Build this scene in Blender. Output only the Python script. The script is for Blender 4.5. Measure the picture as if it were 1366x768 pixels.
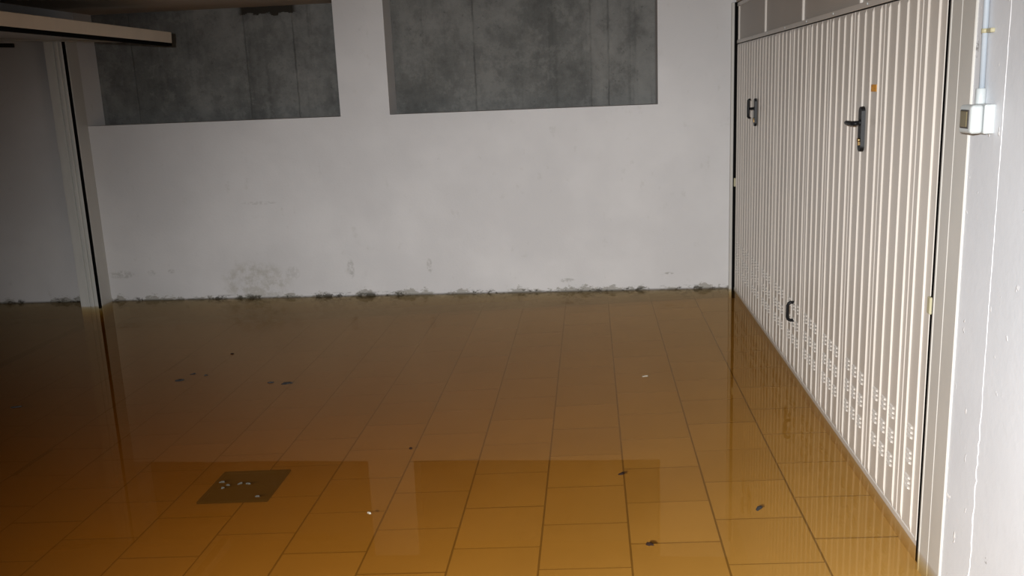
import bpy, bmesh, math, random
from mathutils import Vector, Matrix

for o in list(bpy.data.objects):
    bpy.data.objects.remove(o, do_unlink=True)
scene = bpy.context.scene
C = scene.collection
random.seed(11)

# ------------------------------------------------------------------ camera
FPX = 1214.8
CAM = Vector((0, 0, 1.6))
RIGHT = Vector((0.99585376, 0.08167604, -0.04005376))
DOWN = Vector((-0.02145497, -0.21700203, -0.97593535))
FWD = Vector((-0.08840228, 0.97274824, -0.21434993))
cd = bpy.data.cameras.new('camera')
cd.sensor_width = 36.0
cd.lens = FPX / 1366 * 36.0
cd.clip_start = 0.02
cam = bpy.data.objects.new('camera', cd)
C.objects.link(cam)
R = Matrix((RIGHT, -DOWN, -FWD)).transposed()
cam.matrix_world = Matrix.Translation(CAM) @ R.to_4x4()
scene.camera = cam

# ------------------------------------------------------------------ world, flash lamp, exposure
world = bpy.data.worlds.new('garage_ambient')
scene.world = world
world.use_nodes = True
bg = world.node_tree.nodes['Background']
bg.inputs[0].default_value = (1.0, 0.96, 0.92, 1)
bg.inputs[1].default_value = 0.035

sp = bpy.data.lights.new('flash_lamp', 'SPOT')
sp.energy = 1530
sp.color = (0.985, 0.99, 1.0)
sp.spot_size = math.radians(90)
sp.spot_blend = 1.0
sp.shadow_soft_size = 0.035
flash = bpy.data.objects.new('flash_lamp', sp)
C.objects.link(flash)
flash.location = (-0.28, -0.55, 1.75)
FLASH_AIM = flash.location + Vector((0.066, 0.893, -0.446))
flash.rotation_euler = (FLASH_AIM - flash.location).to_track_quat('-Z', 'Y').to_euler()

scene.view_settings.view_transform = 'Standard'
scene.view_settings.look = 'None'
scene.view_settings.gamma = 1.0
scene.view_settings.use_curve_mapping = False
scene.view_settings.exposure = 0.0


# ------------------------------------------------------------------ material helpers
class NT:
    def __init__(self, name):
        self.m = bpy.data.materials.new(name)
        self.m.use_nodes = True
        self.t = self.m.node_tree
        self.b = self.t.nodes['Principled BSDF']
        self.out = self.t.nodes['Material Output']

    def n(self, kind, **kw):
        nd = self.t.nodes.new(kind)
        for k, v in kw.items():
            setattr(nd, k, v)
        return nd

    def link(self, a, b):
        self.t.links.new(a, b)

    def put(self, sock, v):
        if isinstance(v, bpy.types.NodeSocket):
            self.link(v, sock)
        elif v is not None:
            sock.default_value = v

    def math(self, op, a, b=None, c=None, clamp=False):
        nd = self.n('ShaderNodeMath', operation=op, use_clamp=clamp)
        self.put(nd.inputs[0], a)
        if b is not None:
            self.put(nd.inputs[1], b)
        if c is not None:
            self.put(nd.inputs[2], c)
        return nd.outputs[0]

    def pos(self):
        if not hasattr(self, '_p'):
            self._p = self.n('ShaderNodeNewGeometry').outputs['Position']
            s = self.n('ShaderNodeSeparateXYZ')
            self.link(self._p, s.inputs[0])
            self.x, self.y, self.z = s.outputs
        return self._p

    def scaled(self, sx, sy, sz, loc=(0, 0, 0)):
        mp = self.n('ShaderNodeMapping')
        mp.inputs['Scale'].default_value = (sx, sy, sz)
        mp.inputs['Location'].default_value = loc
        self.link(self.pos(), mp.inputs[0])
        return mp.outputs[0]

    def noise(self, vec, scale, detail=4, rough=0.55):
        nd = self.n('ShaderNodeTexNoise')
        self.put(nd.inputs['Vector'], vec)
        nd.inputs['Scale'].default_value = scale
        nd.inputs['Detail'].default_value = detail
        nd.inputs['Roughness'].default_value = rough
        return nd.outputs['Fac']

    def step(self, v, lo, hi, a=0.0, b=1.0):
        nd = self.n('ShaderNodeMapRange', interpolation_type='SMOOTHSTEP')
        self.put(nd.inputs[0], v)
        nd.inputs[1].default_value = lo
        nd.inputs[2].default_value = hi
        nd.inputs[3].default_value = a
        nd.inputs[4].default_value = b
        return nd.outputs[0]

    def mix(self, fac, a, b):
        nd = self.n('ShaderNodeMix', data_type='RGBA')
        self.put(nd.inputs[0], fac)
        for s, v in ((nd.inputs[6], a), (nd.inputs[7], b)):
            if isinstance(v, tuple) and len(v) == 3:
                v = (*v, 1)
            self.put(s, v)
        return nd.outputs[2]

    def bump(self, h, strength=0.3, dist=0.01):
        nd = self.n('ShaderNodeBump')
        nd.inputs['Strength'].default_value = strength
        nd.inputs['Distance'].default_value = dist
        self.link(h, nd.inputs['Height'])
        self.link(nd.outputs[0], self.b.inputs['Normal'])

    def col(self, v, rough=0.5, metal=0.0, spec=0.5):
        if isinstance(v, tuple) and len(v) == 3:
            v = (*v, 1)
        self.put(self.b.inputs['Base Color'], v)
        self.put(self.b.inputs['Roughness'], rough)
        self.b.inputs['Metallic'].default_value = metal
        self.b.inputs['Specular IOR Level'].default_value = spec
        return self.m

    def ell(self, ax, a0, ra, az, z0, rz):
        """soft elliptical mask: 1 in the middle, 0 outside"""
        u = self.math('DIVIDE', self.math('SUBTRACT', ax, a0), ra)
        v = self.math('DIVIDE', self.math('SUBTRACT', az, z0), rz)
        d = self.math('ADD', self.math('MULTIPLY', u, u), self.math('MULTIPLY', v, v))
        return self.step(d, 0.25, 1.0, 1.0, 0.0)


def painted(name, base, rough=0.35, var=0.06, grime=(0.0, 0.0, 0.0), scale=6.0, bump=0.05):
    t = NT(name)
    t.pos()
    f = t.noise(t.scaled(1, 1, 0.35), scale, 5)
    dark = tuple(c * (1 - var * 2.2) for c in base)
    c = t.mix(t.step(f, 0.3, 0.7), dark, base)
    t.bump(t.noise(t.pos(), 90, 3), bump, 0.004)
    return t.col(c, rough)


M = {}

# white wall with damp, mouldy foot (wear that follows the old water line)
t = NT('white_plaster_back')
t.pos()
n1 = t.noise(t.pos(), 1.3, 5)
c = t.mix(t.step(n1, 0.35, 0.7), (0.565, 0.558, 0.558), (0.63, 0.622, 0.62))
n2 = t.noise(t.scaled(1, 1, 0.7), 14, 6, 0.65)
c = t.mix(t.step(n2, 0.60, 0.74, 0, 0.25), c, (0.42, 0.41, 0.38))
# vague blotchy stain patch low on the wall
st = t.ell(t.x, -2.74, 0.34, t.z, 0.13, 0.20)
sn = t.noise(t.pos(), 11, 5, 0.7)
c = t.mix(t.math('MULTIPLY', st, t.step(sn, 0.40, 0.62, 0, 0.6)), c, (0.36, 0.345, 0.30))
for (ax, az, rx, rz, k) in ((-1.945, 0.225, 0.025, 0.065, 0.45), (-3.88, 0.22, 0.09, 0.03, 0.4), (-1.30, 0.235, 0.02, 0.05, 0.4),
                            (-2.43, 0.20, 0.05, 0.05, 0.25), (-2.65, 0.78, 0.12, 0.012, 0.25), (-3.62, 0.23, 0.03, 0.02, 0.35),
                            (-3.45, 0.24, 0.025, 0.015, 0.35), (-0.2, 0.09, 0.05, 0.015, 0.5), (0.60, 0.13, 0.03, 0.008, 0.6)):
    wob = t.noise(t.pos(), 34, 3, 0.7)
    m = t.ell(t.x, ax, rx * 1.4, t.z, az, rz * 1.4)
    c = t.mix(t.math('MULTIPLY', m, t.step(wob, 0.38, 0.6, 0, k)), c, (0.25, 0.245, 0.22))
# flaking paint and mould line just above the water
hn = t.noise(t.scaled(1, 1, 0.0), 3.1, 3)
hn2 = t.noise(t.scaled(1, 1, 2.4), 26, 5, 0.72)
h = t.math('ADD', t.math('MULTIPLY', t.math('SUBTRACT', hn, 0.50), 0.40), t.math('MULTIPLY', t.math('SUBTRACT', hn2, 0.5), 0.16))
edge = t.math('SUBTRACT', t.math('ADD', h, 0.016), t.z)
flake = t.step(edge, -0.004, 0.006)
c = t.mix(t.math('MULTIPLY', flake, 0.75), c, (0.27, 0.26, 0.225))
spots = t.noise(t.scaled(1, 1, 1.6, (7, 3, 1)), 19, 5, 0.75)
black = t.math('MULTIPLY', t.step(t.z, 0.008, 0.042, 1, 0), t.step(t.math('ADD', spots, t.math('MULTIPLY', t.math('SUBTRACT', t.noise(t.scaled(1, 1, 0, (2, 0, 0)), 2.2, 2), 0.5), 0.5)), 0.55, 0.60))
c = t.mix(t.math('MULTIPLY', black, 0.9), c, (0.045, 0.042, 0.03))
line = t.step(t.z, 0.004, 0.014, 0.55, 0)
c = t.mix(line, c, (0.06, 0.05, 0.035))
t.bump(t.math('ADD', t.noise(t.pos(), 60, 4), t.math('MULTIPLY', flake, -1.5)), 0.25, 0.004)
M['wall_back'] = t.col(c, 0.8, spec=0.25)

# near white wall: chipped gloss-ish paint with flecks
t = NT('white_paint_side')
t.pos()
n1 = t.noise(t.pos(), 1.6, 5)
c = t.mix(t.step(n1, 0.35, 0.7), (0.565, 0.585, 0.615), (0.625, 0.645, 0.675))
fl = t.step(t.noise(t.scaled(1, 1, 0.8), 28, 2, 0.5), 0.69, 0.73)
area = t.step(t.noise(t.pos(), 3.5, 2), 0.45, 0.6)
fleck = t.math('MULTIPLY', fl, area)
c = t.mix(t.math('MULTIPLY', fleck, 0.8), c, (0.86, 0.85, 0.84))  # paler colour adds the glint of raised paint bumps
gr = t.step(t.noise(t.scaled(1, 1, 1, (3, 1, 2)), 17, 3, 0.6), 0.76, 0.80)
c = t.mix(t.math('MULTIPLY', gr, 0.35), c, (0.30, 0.29, 0.28))
for (ay, az, ry, rz) in ((2.768, 1.66, 0.010, 0.025), (2.47, 0.23, 0.010, 0.008)):
    m = t.ell(t.y, ay, ry * 1.4, t.z, az, rz * 1.4)
    c = t.mix(t.math('MULTIPLY', m, t.step(t.noise(t.pos(), 80, 2), 0.45, 0.6, 0, 0.8)), c, (0.2, 0.19, 0.18))
hh = t.math('ADD', t.math('MULTIPLY', t.noise(t.pos(), 35, 4), 0.5), t.math('MULTIPLY', fleck, 1.6))
t.bump(hh, 0.35, 0.004)
M['wall_side'] = t.col(c, 0.6, spec=0.3)

# raw shuttered concrete: boards, streaks, blotches
t = NT('raw_concrete')
t.pos()
n1 = t.noise(t.scaled(1, 1, 0.6), 1.7, 6, 0.6)
c = t.mix(t.step(n1, 0.32, 0.68), (0.110, 0.112, 0.107), (0.194, 0.195, 0.185))
n2 = t.noise(t.scaled(9, 1, 0.35), 1.3, 5, 0.6)
c = t.mix(t.step(n2, 0.52, 0.75, 0, 0.55), c, (0.077, 0.079, 0.075))
n4 = t.noise(t.scaled(2.2, 1, 1.4, (4, 0, 2)), 1.6, 4, 0.6)
c = t.mix(t.step(n4, 0.52, 0.75, 0, 0.6), c, (0.075, 0.075, 0.073))
n5 = t.noise(t.scaled(1.6, 1, 1.1, (9, 0, 5)), 1.9, 4, 0.6)
c = t.mix(t.step(n5, 0.52, 0.72, 0, 0.5), c, (0.237, 0.235, 0.219))
n3 = t.noise(t.pos(), 22, 4, 0.7)
c = t.mix(t.step(n3, 0.60, 0.72, 0, 0.55), c, (0.056, 0.056, 0.054))
n6 = t.noise(t.scaled(1, 1, 1, (5, 5, 5)), 7, 6, 0.75)
c = t.mix(t.step(n6, 0.50, 0.66, 0, 0.35), c, (0.06, 0.06, 0.057))
c = t.mix(t.step(n6, 0.38, 0.50, 0.3, 0), c, (0.25, 0.25, 0.235))
seam = None
for sx in (-0.892, 0.023, -2.338, -2.738, -3.687, 0.16):
    d = t.math('ABSOLUTE', t.math('SUBTRACT', t.math('ADD', t.x, t.math('MULTIPLY', t.math('SUBTRACT', t.noise(t.scaled(0, 0, 1), 9, 2), 0.5), 0.02)), sx))
    s = t.step(d, 0.002, 0.011, 1, 0)
    seam = s if seam is None else t.math('MAXIMUM', seam, s)
c = t.mix(t.math('MULTIPLY', seam, t.step(t.noise(t.scaled(1, 1, 1, (0, 0, 8)), 4, 3), 0.4, 0.6, 0.1, 0.5)), c, (0.04, 0.04, 0.038))
# brown damp patch hanging from the ceiling edge
bx_ = t.step(t.math('ABSOLUTE', t.math('SUBTRACT', t.x, -2.53)), 0.20, 0.25, 1, 0)
bz_ = t.step(t.math('SUBTRACT', t.z, t.math('MULTIPLY', t.noise(t.pos(), 13, 4, 0.7), 0.10)), 2.195, 2.205)
c = t.mix(t.math('MULTIPLY', bx_, bz_), c, (0.030, 0.026, 0.020))
t.bump(t.math('SUBTRACT', t.noise(t.pos(), 25, 6, 0.65), t.math('MULTIPLY', seam, 0.8)), 0.4, 0.01)
M['concrete'] = t.col(c, 0.85, spec=0.2)

t = NT('ceiling_paint')
t.pos()
c = t.mix(t.step(t.noise(t.pos(), 1.5, 4), 0.3, 0.7), (0.40, 0.345, 0.28), (0.46, 0.40, 0.33))
M['ceiling'] = t.col(c, 0.8, spec=0.2)

M['door'] = painted('cream_door_paint', (0.565, 0.528, 0.480), 0.34, 0.03)
M['frame'] = painted('cream_frame_paint', (0.49, 0.475, 0.44), 0.36, 0.03)
M['door_leaf2'] = painted('tan_door_paint', (0.60, 0.52, 0.42), 0.45, 0.03)
M['white_metal'] = painted('white_track_paint', (0.60, 0.60, 0.57), 0.4, 0.05)
M['black'] = painted('rubber_and_gap_black', (0.004, 0.004, 0.004), 0.8, 0.1)  # rubber edge of the leaf, and the strips that fill dark gaps
M['black_plastic'] = painted('black_plastic', (0.008, 0.008, 0.009), 0.45, 0.1)
M['black_plastic'].node_tree.nodes['Principled BSDF'].inputs['Specular IOR Level'].default_value = 0.2
M['dark'] = painted('dark_void', (0.02, 0.018, 0.016), 0.8, 0.1)
M['brass'] = NT('brass').col((0.42, 0.28, 0.12), 0.35, 1.0)
M['plastic'] = painted('light_grey_plastic', (0.44, 0.47, 0.47), 0.4, 0.01)
M['pipe'] = painted('pale_blue_conduit', (0.38, 0.43, 0.48), 0.4, 0.02)
M['clip'] = painted('ivory_clip', (0.40, 0.37, 0.24), 0.5, 0.05)
M['window'] = painted('olive_membrane', (0.16, 0.135, 0.075), 0.3, 0.1)
M['hollow'] = painted('dark_grey_recess', (0.05, 0.045, 0.04), 0.5, 0.1)
M['seam'] = painted('white_paint_bead', (0.66, 0.66, 0.67), 0.6, 0.03, scale=30, bump=0.5)

t = NT('orange_sticker')
t.pos()
dots = t.step(t.noise(t.scaled(1, 1, 1.5), 70, 2), 0.55, 0.62, 0, 0.7)
M['sticker'] = t.col(t.mix(dots, (0.62, 0.27, 0.01), (0.25, 0.09, 0.01)), 0.5)

# punched transom sheet: fine louvre lines
t = NT('transom_sheet')
t.pos()
w = t.n('ShaderNodeTexWave', wave_type='BANDS', bands_direction='Z')
w.inputs['Scale'].default_value = 55
w.inputs['Distortion'].default_value = 0.3
t.link(t.pos(), w.inputs['Vector'])
c = t.mix(t.noise(t.pos(), 3, 4), (0.36, 0.325, 0.285), (0.43, 0.39, 0.345))
t.bump(w.outputs['Fac'], 0.12, 0.003)
M['transom'] = t.col(c, 0.45)

# floor tiles: sandy stoneware, a slightly different tone per tile
t = NT('sand_floor_tile')
t.pos()
oi = t.n('ShaderNodeObjectInfo')
c = t.mix(oi.outputs['Random'], (0.52, 0.405, 0.245), (0.585, 0.46, 0.285))
c = t.mix(t.step(t.noise(t.pos(), 2.2, 5), 0.35, 0.7, 0, 0.45), c, (0.45, 0.345, 0.205))
c = t.mix(t.step(t.noise(t.pos(), 26, 4, 0.7), 0.62, 0.78, 0, 0.35), c, (0.36, 0.27, 0.16))
M['tile'] = t.col(c, 0.6, spec=0.2)
t = NT('brown_joint')
t.pos()
M['joint'] = t.col(t.mix(t.noise(t.pos(), 5, 3), (0.19, 0.145, 0.085), (0.25, 0.19, 0.115)), 0.9, spec=0.1)
M['iron'] = painted('rusty_cast_iron', (0.022, 0.028, 0.028), 0.8, 0.1, scale=18)
M['debris'] = painted('wet_leaf_brown', (0.025, 0.014, 0.010), 0.6, 0.2, scale=60)
M['debris_grey'] = painted('wet_grey_scum', (0.040, 0.037, 0.036), 0.9, 0.2, scale=60)
for k_ in ('debris', 'debris_grey'):
    M[k_].node_tree.nodes['Principled BSDF'].inputs['Specular IOR Level'].default_value = 0.05
M['foam'] = painted('pale_foam', (0.30, 0.27, 0.21), 0.6, 0.1, scale=80)

for k_ in ('black', 'dark', 'iron'):
    M[k_].node_tree.nodes['Principled BSDF'].inputs['Specular IOR Level'].default_value = 0.05
M['foam_dim'] = painted('thin_grey_foam', (0.050, 0.046, 0.036), 0.9, 0.1, scale=80)

# water: mirror by Fresnel over clear, silt-tinted volume
t = NT('flood_water')
t.t.nodes.remove(t.b)
fr = t.n('ShaderNodeFresnel')
fr.inputs['IOR'].default_value = 1.333
# seen from below (light returning from the tiles) the node would flip the ratio: keep 1.333 on both sides
gm = t.n('ShaderNodeNewGeometry')
t.put(fr.inputs['IOR'], t.math('MULTIPLY_ADD', gm.outputs['Backfacing'], 1 / 1.333 - 1.333, 1.333))
gl = t.n('ShaderNodeBsdfGlossy')
gl.inputs['Roughness'].default_value = 0.012
gl.inputs['Color'].default_value = (0.95, 0.76, 0.49, 1)   # brown tint dims the mirror image, like a silt film
tr = t.n('ShaderNodeBsdfTransparent')
mx = t.n('ShaderNodeMixShader')
t.link(fr.outputs[0], mx.inputs[0])
t.link(tr.outputs[0], mx.inputs[1])
t.link(gl.outputs[0], mx.inputs[2])
t.link(mx.outputs[0], t.out.inputs['Surface'])
wn = t.noise(t.scaled(1, 1, 0), 2.6, 2, 0.4)
bp = t.n('ShaderNodeBump')
bp.inputs['Strength'].default_value = 0.04
bp.inputs['Distance'].default_value = 0.006
t.link(wn, bp.inputs['Height'])
t.link(bp.outputs[0], gl.inputs['Normal'])
va = t.n('ShaderNodeVolumeAbsorption')
va.inputs['Density'].default_value = 6.0
va.inputs['Color'].default_value = (0.785, 0.55, 0.02, 1)
vs_ = t.n('ShaderNodeVolumeScatter')            # suspended silt
vs_.inputs['Color'].default_value = (0.90, 0.45, 0.11, 1)
vs_.inputs['Density'].default_value = 0.75
vs_.inputs['Anisotropy'].default_value = 0.0
ad = t.n('ShaderNodeAddShader')
t.link(va.outputs[0], ad.inputs[0])
t.link(vs_.outputs[0], ad.inputs[1])
t.link(ad.outputs[0], t.out.inputs['Volume'])
M['water'] = t.m


# ------------------------------------------------------------------ geometry helpers
def add_box(bm, x0, x1, y0, y1, z0, z1, bev=0.0, seg=1):
    vs = [bm.verts.new(p) for p in ((x0, y0, z0), (x1, y0, z0), (x1, y1, z0), (x0, y1, z0),
                                    (x0, y0, z1), (x1, y0, z1), (x1, y1, z1), (x0, y1, z1))]
    fs = [bm.faces.new([vs[i] for i in q]) for q in ((3, 2, 1, 0), (4, 5, 6, 7), (0, 1, 5, 4), (1, 2, 6, 5), (2, 3, 7, 6), (3, 0, 4, 7))]
    if bev:
        es = list({e for f in fs for e in f.edges})
        bmesh.ops.bevel(bm, geom=es, offset=bev, segments=seg, affect='EDGES', profile=0.5)


def add_tube(bm, pts, r, n=12, cap=True):
    pts = [Vector(p) for p in pts]
    rings = []
    up = Vector((0.123, 0.31, 0.94)).normalized()
    for i, p in enumerate(pts):
        a = pts[max(i - 1, 0)]
        b = pts[min(i + 1, len(pts) - 1)]
        d = (b - a).normalized()
        u = up - d * up.dot(d)
        if u.length < 0.1:
            u = Vector((1, 0, 0)) - d * d.x
        u.normalize()
        v = d.cross(u)
        rr = r[i] if isinstance(r, (list, tuple)) else r
        rings.append([bm.verts.new(p + (u * math.cos(2 * math.pi * k / n) + v * math.sin(2 * math.pi * k / n)) * rr) for k in range(n)])
    for r0, r1 in zip(rings, rings[1:]):
        for k in range(n):
            f = bm.faces.new((r0[k], r0[(k + 1) % n], r1[(k + 1) % n], r1[k]))
            f.smooth = True
    if cap:
        bm.faces.new(rings[0][::-1])
        bm.faces.new(rings[-1])


def mesh(name, bm):
    bmesh.ops.recalc_face_normals(bm, faces=bm.faces)
    me = bpy.data.meshes.new(name)
    bm.to_mesh(me)
    bm.free()
    return me


def obj(name, bm, mat, parent=None, label=None, cat=None, group=None, kind=None):
    me = bm if isinstance(bm, bpy.types.Mesh) else mesh(name, bm)
    if mat is not None and not me.materials:
        me.materials.append(mat)
    o = bpy.data.objects.new(name, me)
    C.objects.link(o)
    o.parent = parent
    tag(o, label, cat, group, kind)
    return o


def tag(o, label=None, cat=None, group=None, kind=None):
    for k, v in (('label', label), ('category', cat), ('group', group), ('kind', kind)):
        if v:
            o[k] = v


def empty(name, loc, label=None, cat=None, group=None, kind=None):
    o = bpy.data.objects.new(name, None)
    o.empty_display_size = 0.1
    C.objects.link(o)
    o.location = loc
    tag(o, label, cat, group, kind)
    return o


def boxes(name, lst, mat, parent=None, bev=0.0, **kw):
    bm = bmesh.new()
    for b in lst:
        add_box(bm, *b, bev=bev)
    return obj(name, bm, mat, parent, **kw)


YB = 7.09       # white back wall
YC = 7.36       # concrete behind its openings
XR = 1.092      # face of the closed garage door
XL = -4.0       # plane of the open garage door
CEIL = 2.31
FZ = -0.10      # tile surface under the water
BASE = -0.36

# ------------------------------------------------------------------ structure
boxes('wall_back', [
    (XL + 0.005, 1.30, YB, YC, BASE, 1.435),
    (-1.93, -1.54, YB, YC, 1.435, CEIL),
    (0.52, 1.30, YB, YC, 1.435, CEIL),
    (-8.0, XL + 0.005, YB, YC, BASE, CEIL)], M['wall_back'], kind='structure',
    label='white plastered end wall with two high openings and a mouldy flaking foot', cat='wall')
boxes('wall_rear', [(-8.2, 1.5, YC, YC + 0.2, BASE, CEIL)], M['concrete'], kind='structure',
      label='raw grey shuttered concrete wall behind the two openings', cat='wall')
boxes('ceiling', [(-8.2, 1.6, -3.2, YC + 0.2, CEIL, CEIL + 0.2)], M['ceiling'], kind='structure',
      label='low dim beige painted garage ceiling', cat='ceiling')
wr = boxes('wall_right', [(1.10, 1.5, -3.2, 2.785, BASE, CEIL)], M['wall_side'], kind='structure',
           label='white painted side wall with chipped paint beside the closed door', cat='wall')
boxes('wall_dark_backing', [(1.24, 1.5, 2.785, YC, BASE, CEIL)], M['dark'], kind='structure')  # unseen dark backing, added so the gaps around the door show black
boxes('wall_left', [(-4.25, XL, -3.2, 2.9, BASE, CEIL), (-4.25, XL, 2.9, YB, 2.235, CEIL)], M['wall_side'], kind='structure',
      label='white wall and lintel around the open garage bay', cat='wall')
boxes('wall_garage', [(-8.2, -8.0, -3.2, YC, BASE, CEIL)], M['wall_back'], kind='structure')

# raised bead of paint running down the near wall
bm = bmesh.new()
pts, rad = [], []
z = -0.02
while z < CEIL - 0.01:
    w = 0.0013 if z > 0.62 else 0.0024
    pts.append((1.1, 2.570 + random.uniform(-1, 1) * (0.0012 if z > 0.7 else 0.004), z))
    rad.append(w * random.uniform(0.6, 1.35))
    z += 0.018
add_tube(bm, pts, rad, 6)
obj('paint_bead', bm, M['seam'], wr, label='raised white bead of flaking paint running down the wall')

# ------------------------------------------------------------------ floor: bedding, tiles one by one
def fz(x):
    """the tiled floor falls gently towards the drain and the open bay"""
    return FZ + 0.035 * (min(max(x, -2.7), 1.1) - 0.3)  # slope shaped so deeper water darkens the left side


bm = bmesh.new()
xs = (-8.2, -2.7, 1.1, 1.6)
grid = [[bm.verts.new((x, y, fz(x) - 0.0022 - dz)) for x in xs] for y, dz in ((-3.2, 0.2), (-3.2, 0), (YC, 0), (YC, 0.2))]
for r0, r1 in ((0, 1), (1, 2), (2, 3), (3, 0)):
    for k in range(3):
        bm.faces.new((grid[r0][k], grid[r0][k + 1], grid[r1][k + 1], grid[r1][k]))
for k in (0, 3):
    bm.faces.new([g[k] for g in grid])
floor = obj('floor', bm, M['joint'], kind='structure',
            label='sand-coloured square floor tiles in running bond under the flood water', cat='floor')
PX, PY = 0.34, 0.3465
G = 0.0038
bm = bmesh.new()
add_box(bm, -PX / 2 + G, PX / 2 - G, -PY / 2 + G, PY / 2 - G, -0.015, 0, 0)
tile_me = mesh('tile', bm)
tile_me.materials.append(M['tile'])
tile_me.materials.append(M['joint'])     # grout against the tile edges
for f in tile_me.polygons:
    f.material_index = 0 if f.normal.z > 0.5 else 1


def project(p):
    d = Vector(p) - CAM
    zc = d.dot(FWD)
    if zc < 0.05:
        return None
    return (683 + FPX * d.dot(RIGHT) / zc, 384 + FPX * d.dot(DOWN) / zc)


DR = (-1.80, -1.46, 3.65, 3.99)     # drain grate
rest = bmesh.new()
spots_ = []
for i in range(-24, 3):
    xc = 0.12 + PX * (i + 0.5)
    off = 3.709 if i % 2 else 3.534
    for k in range(-20, 12):
        yc = off + PY * (k + 0.5)
        x0, x1, y0, y1 = xc - PX / 2, xc + PX / 2, yc - PY / 2, yc + PY / 2
        if x1 < -7.9 or y0 > YB or y1 < -3.1 or x0 > 1.2:
            continue
        s = project((xc, yc, FZ))
        vis = s and -70 < s[0] < 1330 and 385 < s[1] < 850
        spots_.append((0 if not vis else s[1], xc, yc))
spots_.sort(reverse=True)
n_t = 0
for sc_, xc, yc in spots_:
    dz = random.uniform(-0.0008, 0.0008)
    if sc_ > 0 and n_t < 300:
        o = obj('tile', tile_me, None, floor)
        o.location = (xc, yc, fz(xc) + dz)
        o.rotation_euler = (0, -math.atan((fz(xc + 0.17) - fz(xc - 0.17)) / 0.34), 0)
        n_t += 1
    else:
        add_box(rest, xc - PX / 2 + G, xc + PX / 2 - G, yc - PY / 2 + G, yc + PY / 2 - G, fz(xc) - 0.02, fz(xc) + dz)
obj('distant_tiles', rest, M['tile'], floor, kind='stuff')
boxes('threshold_strip', [(-4.30, -4.22, 2.9, YB, fz(-4.2) - 0.01, fz(-4.2) + 0.006)], M['joint'], floor)

# ------------------------------------------------------------------ drain grate on the tiles
gx, gy = (DR[0] + DR[1]) / 2, (DR[2] + DR[3]) / 2
dg = empty('drain_grate', (gx, gy, fz(gx) + 0.004), 'dark square drain cover lying under the muddy water', 'drain')
dg.rotation_euler = (0, -math.atan(0.035), 0)
hw = 0.165
bm = bmesh.new()
for b in ((-hw, hw, -hw, -hw + .02), (-hw, hw, hw - .02, hw), (-hw, -hw + .02, -hw + .02, hw - .02), (hw - .02, hw, -hw + .02, hw - .02)):
    add_box(bm, *b, 0.0, 0.012, 0.002)
obj('frame', bm, M['iron'], dg)
bm = bmesh.new()
add_box(bm, -hw + .02, hw - .02, -hw + .02, hw - .02, 0.001, 0.004)
obj('cover_plate', bm, M['iron'], dg)
for sx in (-0.07, 0.07):
    bm = bmesh.new()
    add_box(bm, sx - 0.03, sx + 0.03, -0.007, 0.007, 0.004, 0.0075, 0.002)
    obj('lifting_lug', bm, M['iron'], dg)

# ------------------------------------------------------------------ flood water
bm = bmesh.new()
outline = [(1.10, -3.2), (1.10, YB), (-8.0, YB), (-8.0, -3.2), (-4.25, -3.2), (-4.25, 2.9), (XL, 2.9), (XL, -3.2)]
lo = [bm.verts.new((x, y, BASE)) for x, y in outline]
hi = [bm.verts.new((x, y, 0.0)) for x, y in outline]
bm.faces.new(lo[::-1])
bm.faces.new(hi)
for k in range(len(outline)):
    q = (k + 1) % len(outline)
    bm.faces.new((lo[k], lo[q], hi[q], hi[k]))
obj('flood_water', bm, M['water'], kind='stuff', label='still muddy brown flood water covering the tiled floor', cat='water')

# ------------------------------------------------------------------ closed garage door (right)
d1 = empty('door_1', (XR, 5.0, 0), 'closed cream ribbed steel garage door with two black lever handles', 'garage door', kind='structure')


def rel(o, root):
    """keep world coordinates of a mesh written in world space under an Empty"""
    o.matrix_parent_inverse = Matrix.Translation(-root.location)
    return o


RP = 0.0982
J0 = 3.203
Y0, Y1 = 2.976, 7.035
Z0, Z1 = 0.045, 1.833
RH = 0.0056
SHEET = XR + 0.004


def stave(y0, y1, ribs):
    """one pressed steel stave: flat sheet with raised ribs, turned-back edges"""
    prof = [(y0 + 0.0015, SHEET + 0.02), (y0 + 0.0015, SHEET + 0.003), (y0 + 0.005, SHEET)]
    for r in ribs:
        r -= 0.006
        prof += [(r - 0.0055, SHEET), (r - 0.0005, SHEET - RH), (r + 0.0035, SHEET - RH), (r + 0.009, SHEET)]
    prof += [(y1 - 0.005, SHEET), (y1 - 0.0015, SHEET + 0.003), (y1 - 0.0015, SHEET + 0.02)]
    b = bmesh.new()
    lo0, lo, hi, hi0 = [], [], [], []
    for (y, x) in prof:
        raised = x < SHEET - 0.001
        xs = max(x, SHEET)
        lo0.append(b.verts.new((xs, y, 0.012)))
        lo.append(b.verts.new((x, y, Z0 + (0.004 if raised else 0))))
        hi.append(b.verts.new((x, y, Z1 - (0.004 if raised else 0))))
        hi0.append(b.verts.new((xs, y, 1.846)))
    for a, c_ in ((lo0, lo), (lo, hi), (hi, hi0)):
        for k in range(len(prof) - 1):
            b.faces.new((a[k], a[k + 1], c_[k + 1], c_[k]))
    back0 = [b.verts.new((SHEET + 0.02, prof[0][0], zz)) for zz in (0.012, 1.846)]
    back1 = [b.verts.new((SHEET + 0.02, prof[-1][0], zz)) for zz in (0.012, 1.846)]
    b.faces.new((back0[0], back1[0], back1[1], back0[1]))
    return b


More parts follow.
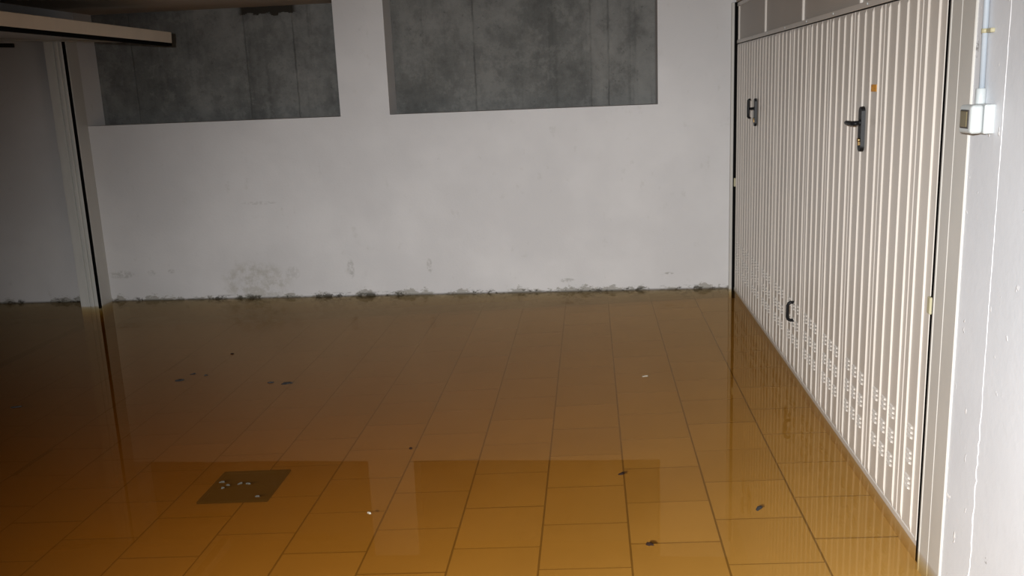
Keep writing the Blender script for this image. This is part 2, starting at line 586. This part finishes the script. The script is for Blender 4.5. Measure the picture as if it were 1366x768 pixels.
# louvred vent: three pressed slots above each other
bm = bmesh.new()
for k in range(3):
    zc = -k * 0.0185
    L, Hh = 0.026, 0.0045
    ring0 = [(0.0, -L, zc - Hh), (0.0, -L, zc + Hh), (0.0, L, zc + Hh), (0.0, L, zc - Hh)]
    ring1 = [(-0.0065, -L + 0.007, zc - Hh + 0.001), (-0.004, -L + 0.009, zc + Hh - 0.002), (-0.004, L - 0.009, zc + Hh - 0.002), (-0.0065, L - 0.007, zc - Hh + 0.001)]
    a = [bm.verts.new(p) for p in ring0]
    b2 = [bm.verts.new(p) for p in ring1]
    for q in range(4):
        bm.faces.new((a[q], a[(q + 1) % 4], b2[(q + 1) % 4], b2[q]))
    bm.faces.new(b2)
vent_me = mesh('louver_vent', bm)
vent_me.materials.append(M['door'])

edges = [Y0]
k = 0
while J0 + 4 * RP * k < Y1 - 0.05:
    edges.append(J0 + 4 * RP * k)
    k += 1
edges.append(Y1)
for a, b in zip(edges, edges[1:]):
    ribs = []
    if a == Y0:
        ribs = [J0 - RP / 2, J0 - 1.5 * RP]
    else:
        r = a + RP / 2
        while r < b - 0.02:
            ribs.append(r)
            r += RP
    p = rel(obj('panel', stave(a, b, sorted(ribs)), M['door'], d1), d1)
    rs = sorted(ribs)
    for u, v in zip(rs, rs[1:]):
        for zt in (0.392, 0.298, 0.204):
            vn = obj('louver_vent', vent_me, None, p)
            vn.location = (SHEET, (u + v) / 2 + 0.003, zt)

# edge flange that catches the light next to the gap
bm = bmesh.new()
add_box(bm, SHEET - 0.0032, SHEET + 0.03, 2.988, 3.002, 0.014, 1.846, 0.001)
rel(obj('stile', bm, M['door'], d1), d1)
bm = bmesh.new()
add_box(bm, SHEET - 0.003, SHEET + 0.03, Y0, Y1, -0.004, 0.020, 0.002)
rel(obj('bottom_rail', bm, M['door'], d1), d1)
bm = bmesh.new()
add_box(bm, SHEET + 0.006, SHEET + 0.03, Y0, Y1, fz(1.1), -0.004)
rel(obj('bottom_seal', bm, M['tile'], d1, label='sand-coloured sill strip under the door edge'), d1)
bm = bmesh.new()
add_box(bm, SHEET - 0.003, SHEET + 0.03, Y0, Y1, 1.852, 1.876, 0.002)
rel(obj('transom_rail', bm, M['door'], d1), d1)
bm = bmesh.new()
add_tube(bm, [(-0.001, 0, 0), (-0.0045, 0, 0)], [0.006, 0.004], 8)
screw_me = mesh('screw', bm)
screw_me.materials.append(M['plastic'])
yy = 3.3
while yy < 7.0:
    s = obj('screw', screw_me, None, d1)
    s.location = (SHEET - 0.003 - XR, yy - 5.0, 1.865)
    yy += 0.512
# transom sheets and the bars between them
bars = [Y0 + 0.01, 3.935, 4.958, 5.977, 6.995]
for a, b in zip(bars, bars[1:]):
    bm = bmesh.new()
    add_box(bm, SHEET + 0.010, SHEET + 0.014, a + 0.006, b - 0.006, 1.872, 2.115)
    rel(obj('transom_sheet', bm, M['transom'], d1), d1)
for y in bars[1:]:
    bm = bmesh.new()
    add_box(bm, SHEET - 0.001, SHEET + 0.014, y - 0.010, y + 0.010, 1.874, 2.113, 0.003)
    rel(obj('transom_bar', bm, M['door'], d1), d1)
bm = bmesh.new()
add_box(bm, SHEET - 0.002, SHEET + 0.03, Y0, Y1, 2.112, 2.14, 0.003)
rel(obj('top_rail', bm, M['door'], d1), d1)


def handle(y, z, vertical):
    pm = bmesh.new()                       # back plate with round ends
    prof = []
    for k in range(17):
        a = math.pi * k / 16
        prof.append((0.024 * math.cos(a), 0.068 + 0.022 * math.sin(a)))
    prof += [(-q[0], -q[1]) for q in prof]
    lo = [pm.verts.new((SHEET - 0.005, y + q[0], z - 0.025 + q[1])) for q in prof]
    hi = [pm.verts.new((SHEET - 0.019, y + q[0] * 0.88, z - 0.025 + q[1] * 0.98)) for q in prof]
    n = len(prof)
    for k in range(n):
        pm.faces.new((lo[k], lo[(k + 1) % n], hi[(k + 1) % n], hi[k]))
    pm.faces.new(hi)
    pm.faces.new(lo[::-1])
    pl = rel(obj('handle', pm, M['black_plastic'], d1, label='black long-plate door handle'), d1)
    bm = bmesh.new()
    add_tube(bm, [(SHEET - 0.015, y, z), (SHEET - 0.022, y, z), (SHEET - 0.024, y, z), (SHEET - 0.056, y, z)], [0.013, 0.013, 0.0085, 0.0085], 12)
    obj('spindle', bm, M['black_plastic'], pl)
    bm = bmesh.new()
    L = 0.060
    path = []
    for s in (-1, -0.96, -0.86, -0.5, 0, 0.5, 0.86, 0.96, 1):
        x = SHEET - 0.057 + (0.014 if abs(s) == 1 else 0.005 if abs(s) > 0.9 else 0)
        path.append((x, y, z + s * L) if vertical else (x, y + s * L, z))
    add_tube(bm, path, [0.006, 0.0075, 0.0085, 0.009, 0.0095, 0.009, 0.0085, 0.0075, 0.006], 12)
    obj('lever', bm, M['black_plastic'], pl)
    bm = bmesh.new()
    add_tube(bm, [(SHEET - 0.014, y, z - 0.068), (SHEET - 0.026, y, z - 0.068)], 0.0085, 14)
    add_box(bm, SHEET - 0.025, SHEET - 0.014, y - 0.005, y + 0.005, z - 0.090, z - 0.068, 0.002)
    obj('lock_cylinder', bm, M['brass'], pl, label='small brass lock cylinder')


handle(3.800, 1.408, False)
handle(6.186, 1.405, True)

bm = bmesh.new()
py, zt, zb = 4.960, 0.393, 0.292
pts = [(SHEET - 0.002, py, zt), (SHEET - 0.020, py, zt), (SHEET - 0.030, py, zt - 0.006), (SHEET - 0.035, py, zt - 0.018),
       (SHEET - 0.035, py, zb + 0.018), (SHEET - 0.030, py, zb + 0.006), (SHEET - 0.020, py, zb), (SHEET - 0.002, py, zb)]
add_tube(bm, pts, 0.0085, 10)
rel(obj('pull_handle', bm, M['black_plastic'], d1, label='black bow-shaped pull handle'), d1)
bm = bmesh.new()
add_box(bm, SHEET - 0.0012, SHEET + 0.001, 3.664, 3.731, 1.530, 1.557)
rel(obj('sticker', bm, M['sticker'], d1, label='small orange printed sticker'), d1)
bm = bmesh.new()
add_box(bm, SHEET - 0.012, SHEET + 0.02, 2.963, 2.990, 0.828, 0.885, 0.003)
rel(obj('door_stop', bm, M['clip'], d1, label='ivory plastic buffer in the door gap'), d1)
bm = bmesh.new()
add_box(bm, SHEET - 0.012, SHEET + 0.02, 7.036, 7.058, 0.80, 0.865, 0.003)
rel(obj('door_stop', bm, M['clip'], d1, label='ivory plastic buffer in the door gap'), d1)

# frame of that door
f1 = empty('trim_1', (XR, 5.0, 0), 'cream metal frame posts and head around the closed garage door', 'door frame', kind='structure')
bm = bmesh.new()
add_box(bm, 1.0902, 1.24, 2.946, 2.956, BASE, CEIL, 0.001)
add_box(bm, 1.0922, 1.24, 2.872, 2.946, BASE, CEIL, 0.001)
add_box(bm, 1.0932, 1.24, 2.776, 2.872, BASE, CEIL, 0.002)
rel(obj('post', bm, M['frame'], f1), f1)
bm = bmesh.new()
add_box(bm, 1.058, 1.080, 7.060, YB, BASE, 2.145, 0.003)
rel(obj('post', bm, M['frame'], f1), f1)
bm = bmesh.new()
add_box(bm, 1.0805, 1.24, 7.050, YB, BASE, 2.145)
rel(obj('gap_shade_strip', bm, M['black'], f1, label='black strip standing in for the shaded door gap'), f1)  # black strip put in for the shade of the far door gap
bm = bmesh.new()
add_box(bm, 1.0908, 1.24, 2.9565, 2.9758, -0.05, 2.145)
rel(obj('gap_shade_strip', bm, M['black'], f1, label='black strip standing in for the shaded door gap'), f1)  # same at the near gap: its shade as a solid black strip
bm = bmesh.new()
add_box(bm, 1.088, 1.24, 2.962, 7.052, 2.145, CEIL)
rel(obj('head', bm, M['ceiling'], f1), f1)

# ------------------------------------------------------------------ surface-mounted switch on the near wall
sw = empty('wall_switch', (1.1, 2.658, 1.465), 'light grey surface-mounted switch box on the white wall beside the door frame', 'switch')


def wpart(name, fn, mat, parent, root, label=None):
    b = bmesh.new()
    fn(b)
    return rel(obj(name, b, mat, parent, label=label), root)


wpart('back_box', lambda b: add_box(b, 1.071, 1.101, 2.616, 2.701, 1.425, 1.505, 0.004, 2), M['plastic'], sw, sw)
wpart('cover', lambda b: add_box(b, 1.036, 1.0702, 2.617, 2.700, 1.426, 1.504, 0.009, 3), M['plastic'], sw, sw)
wpart('bezel', lambda b: add_box(b, 1.0335, 1.040, 2.631, 2.686, 1.440, 1.491, 0.002), M['hollow'], sw, sw)
wpart('rocker', lambda b: add_box(b, 1.0315, 1.038, 2.636, 2.681, 1.444, 1.487, 0.002), M['window'], sw, sw, 'olive translucent rocker')
wpart('pipe_socket', lambda b: add_tube(b, [(1.087, 2.690, 1.503), (1.087, 2.690, 1.508), (1.087, 2.690, 1.545), (1.087, 2.690, 1.547)], [0.013, 0.0135, 0.0135, 0.011], 16), M['plastic'], sw, sw)

cp = empty('conduit_pipe', (1.089, 2.692, 1.545), 'pale blue conduit pipe rising from the switch box up the white wall', 'pipe')
wpart('tube', lambda b: add_tube(b, [(1.089, 2.691, 1.545), (1.089, 2.700, 1.9), (1.089, 2.702, CEIL - 0.001)], 0.0078, 16), M['pipe'], cp, cp)


def clipf(b):
    add_box(b, 1.088, 1.1005, 2.656, 2.690, 1.695, 1.707, 0.002)
    add_tube(b, [(1.089, 2.695, 1.695), (1.089, 2.695, 1.707)], 0.0100, 14)


wpart('clip', clipf, M['clip'], cp, cp, 'ivory pipe clip')

# ------------------------------------------------------------------ open garage bay on the left: post, track, swung-up leaf
t2 = empty('trim_2', (XL, 7.0, 0), 'cream post and white steel track of the open garage door', 'door frame', kind='structure')
wpart('post', lambda b: add_box(b, -4.06, -3.994, 6.935, YB + 0.001, BASE, 2.235, 0.002), M['frame'], t2, t2)
wpart('track_gap_strip', lambda b: add_box(b, -4.03, -4.0, 6.912, 6.936, -0.02, 2.235), M['black'], t2, t2, 'black strip in the gap between track and post')  # solid black strip between track and post


def trackf(b):
    add_box(b, -4.160, -4.002, 6.920, YB + 0.001, BASE, 2.234, 0.002)
    add_box(b, -4.160, -4.085, 6.906, 6.921, BASE, 2.234, 0.002)
    add_box(b, -4.070, -4.045, 6.900, 6.921, BASE, 2.234, 0.003)
    add_box(b, -4.034, -4.014, 6.906, 6.921, BASE, 2.234, 0.003)


wpart('track', trackf, M['white_metal'], t2, t2)

# leaf swung up: its lower end sticks out over the corridor, rising towards the bay
TILT = math.atan2(2.104 - 2.030, 4.465 - 3.12)
d2 = empty('door_2', (-3.115, 4.9, 2.032), 'cream garage door leaf swung up under the ceiling with a black rubber edge', 'garage door', kind='structure')
d2.rotation_euler = (0, TILT, 0)
Ya, Yb_ = 3.05 - 4.9, 6.86 - 4.9


def lpart(name, fn, mat, parent=None, label=None):
    b = bmesh.new()
    fn(b)
    return obj(name, b, mat, parent or d2, label=label)


lpart('end_rail', lambda b: add_box(b, -0.075, 0.0, Ya, Yb_, 0.0, 0.078, 0.003), M['door_leaf2'])
lpart('rubber_seal', lambda b: add_box(b, -0.055, -0.001, Ya, Yb_, -0.024, 0.0, 0.003), M['black'], label='black rubber seal along the lower end')
for a, b_ in ((Ya, Ya + 0.06), (Yb_ - 0.06, Yb_)):
    lpart('side_rail', lambda b, a=a, b_=b_: add_box(b, -2.05, -0.075, a, b_, 0.0, 0.05, 0.002), M['frame'])
for kx in range(5):
    x1 = -0.0755 - kx * 0.395
    lpart('panel', lambda b, x1=x1: add_box(b, x1 - 0.393, x1, Ya + 0.06, Yb_ - 0.06, 0.012, 0.032, 0.003), M['frame'])
lpart('lift_arm', lambda b: add_box(b, -1.75, -1.20, Yb_ - 0.10, Yb_ - 0.07, -0.05, -0.02, 0.003), M['dark'], label='dark steel lift arm under the leaf')

# ------------------------------------------------------------------ bits floating on the water


def blob(name, x, y, r, ang, asp, mat, label, cat, group, seed, z=0.001, lobes=3):
    rnd = random.Random(seed)
    b = bmesh.new()
    n = 14
    ph = [rnd.uniform(0, 6.28) for _ in range(lobes)]
    top, bot = [], []
    for k in range(n):
        a = 2 * math.pi * k / n
        rr = r * (1 + 0.28 * math.sin(2 * a + ph[0]) + 0.2 * math.sin(3 * a + ph[1]) + 0.12 * math.sin(5 * a + ph[-1]))
        px, py_ = rr * math.cos(a), rr * math.sin(a) * asp
        c_, s_ = math.cos(ang), math.sin(ang)
        bot.append(b.verts.new((px * c_ - py_ * s_, px * s_ + py_ * c_, -0.002)))
        top.append(b.verts.new((0.8 * (px * c_ - py_ * s_), 0.8 * (px * s_ + py_ * c_), 0.003 + 0.002 * math.sin(a + ph[0]))))
    ct = b.verts.new((0, 0, 0.005))
    for k in range(n):
        b.faces.new((bot[k], bot[(k + 1) % n], top[(k + 1) % n], top[k]))
        b.faces.new((top[k], top[(k + 1) % n], ct))
    b.faces.new(bot[::-1])
    o = obj(name, b, mat, None, label, cat, group)
    o.location = (x, y, z)
    return o


blob('leaf_scrap', 0.103, 3.588, 0.011, 0.3, 0.8, M['debris'], 'tiny black leaf scrap floating over a tile joint', 'debris', 'floating scraps', 1)
blob('leaf_scrap', 0.180, 2.986, 0.014, -0.6, 0.55, M['debris'], 'small reddish brown leaf scrap floating apart on pale tiles', 'debris', 'floating scraps', 2)
blob('scum_clump', 0.611, 3.268, 0.015, 0.9, 0.7, M['debris_grey'], 'small grey scum clump floating near the ribbed door', 'debris', 'floating scraps', 3)
blob('foam_fleck', 0.277, 4.895, 0.014, 0.1, 0.3, M['foam'], 'thin pale fleck floating by itself in mid-corridor', 'debris', 'pale foam flecks', 4)
blob('foam_fleck', -0.889, 3.229, 0.008, 0.1, 0.8, M['foam'], 'pale foam speck floating beside the reflection edge', 'debris', 'pale foam flecks', 5)
blob('leaf_scrap', -0.850, 3.878, 0.009, 0.4, 0.7, M['debris'], 'dark speck floating between the reflected openings', 'debris', 'floating scraps', 6)
for q, (x, y, r, an) in enumerate(((-2.43, 4.93, 0.026, 0.2), (-2.40, 5.05, 0.014, 0.5), (-2.31, 5.02, 0.010, 0.1))):
    blob('scum_clump', x, y, r, an, 0.5, M['debris_grey'], 'dark scum scrap in the loose trio floating past the drain', 'debris', 'scum trio', 20 + q)
for q, (x, y, r, an) in enumerate(((-1.86, 4.87, 0.018, 0.4), (-1.76, 4.85, 0.030, 0.1))):
    blob('scum_clump', x, y, r, an, 0.5, M['debris_grey'], 'grey scum clump of the floating pair beyond the drain', 'debris', 'scum pair', 30 + q)
blob('scum_clump', -3.171, 4.496, 0.024, 0.3, 0.5, M['debris_grey'], 'dim scum clump floating before the open garage bay', 'debris', 'floating scraps', 41)
blob('leaf_scrap', -2.321, 5.467, 0.012, 0.3, 0.5, M['debris'], 'tiny brown scrap floating well off the mouldy wall', 'debris', 'floating scraps', 42)
for q, (px, py_, r, an) in enumerate(((296, 643, .010, .2), (304, 647, .007, .1), (297, 651, .007, .4), (320, 645, .010, .9), (331, 645, .010, .0), (343, 662, .009, .1))):
    # spots read off the photograph and laid on the water plane z = 0
    d = RIGHT * (px - 683) + DOWN * (py_ - 384) + FWD * FPX
    s = -CAM.z / d.z
    blob('foam_fleck', CAM.x + d.x * s, CAM.y + d.y * s, r, an, 0.45, M['foam_dim'], 'pale foam fleck floating above the dark drain cover', 'debris', 'foam over the drain', 60 + q)
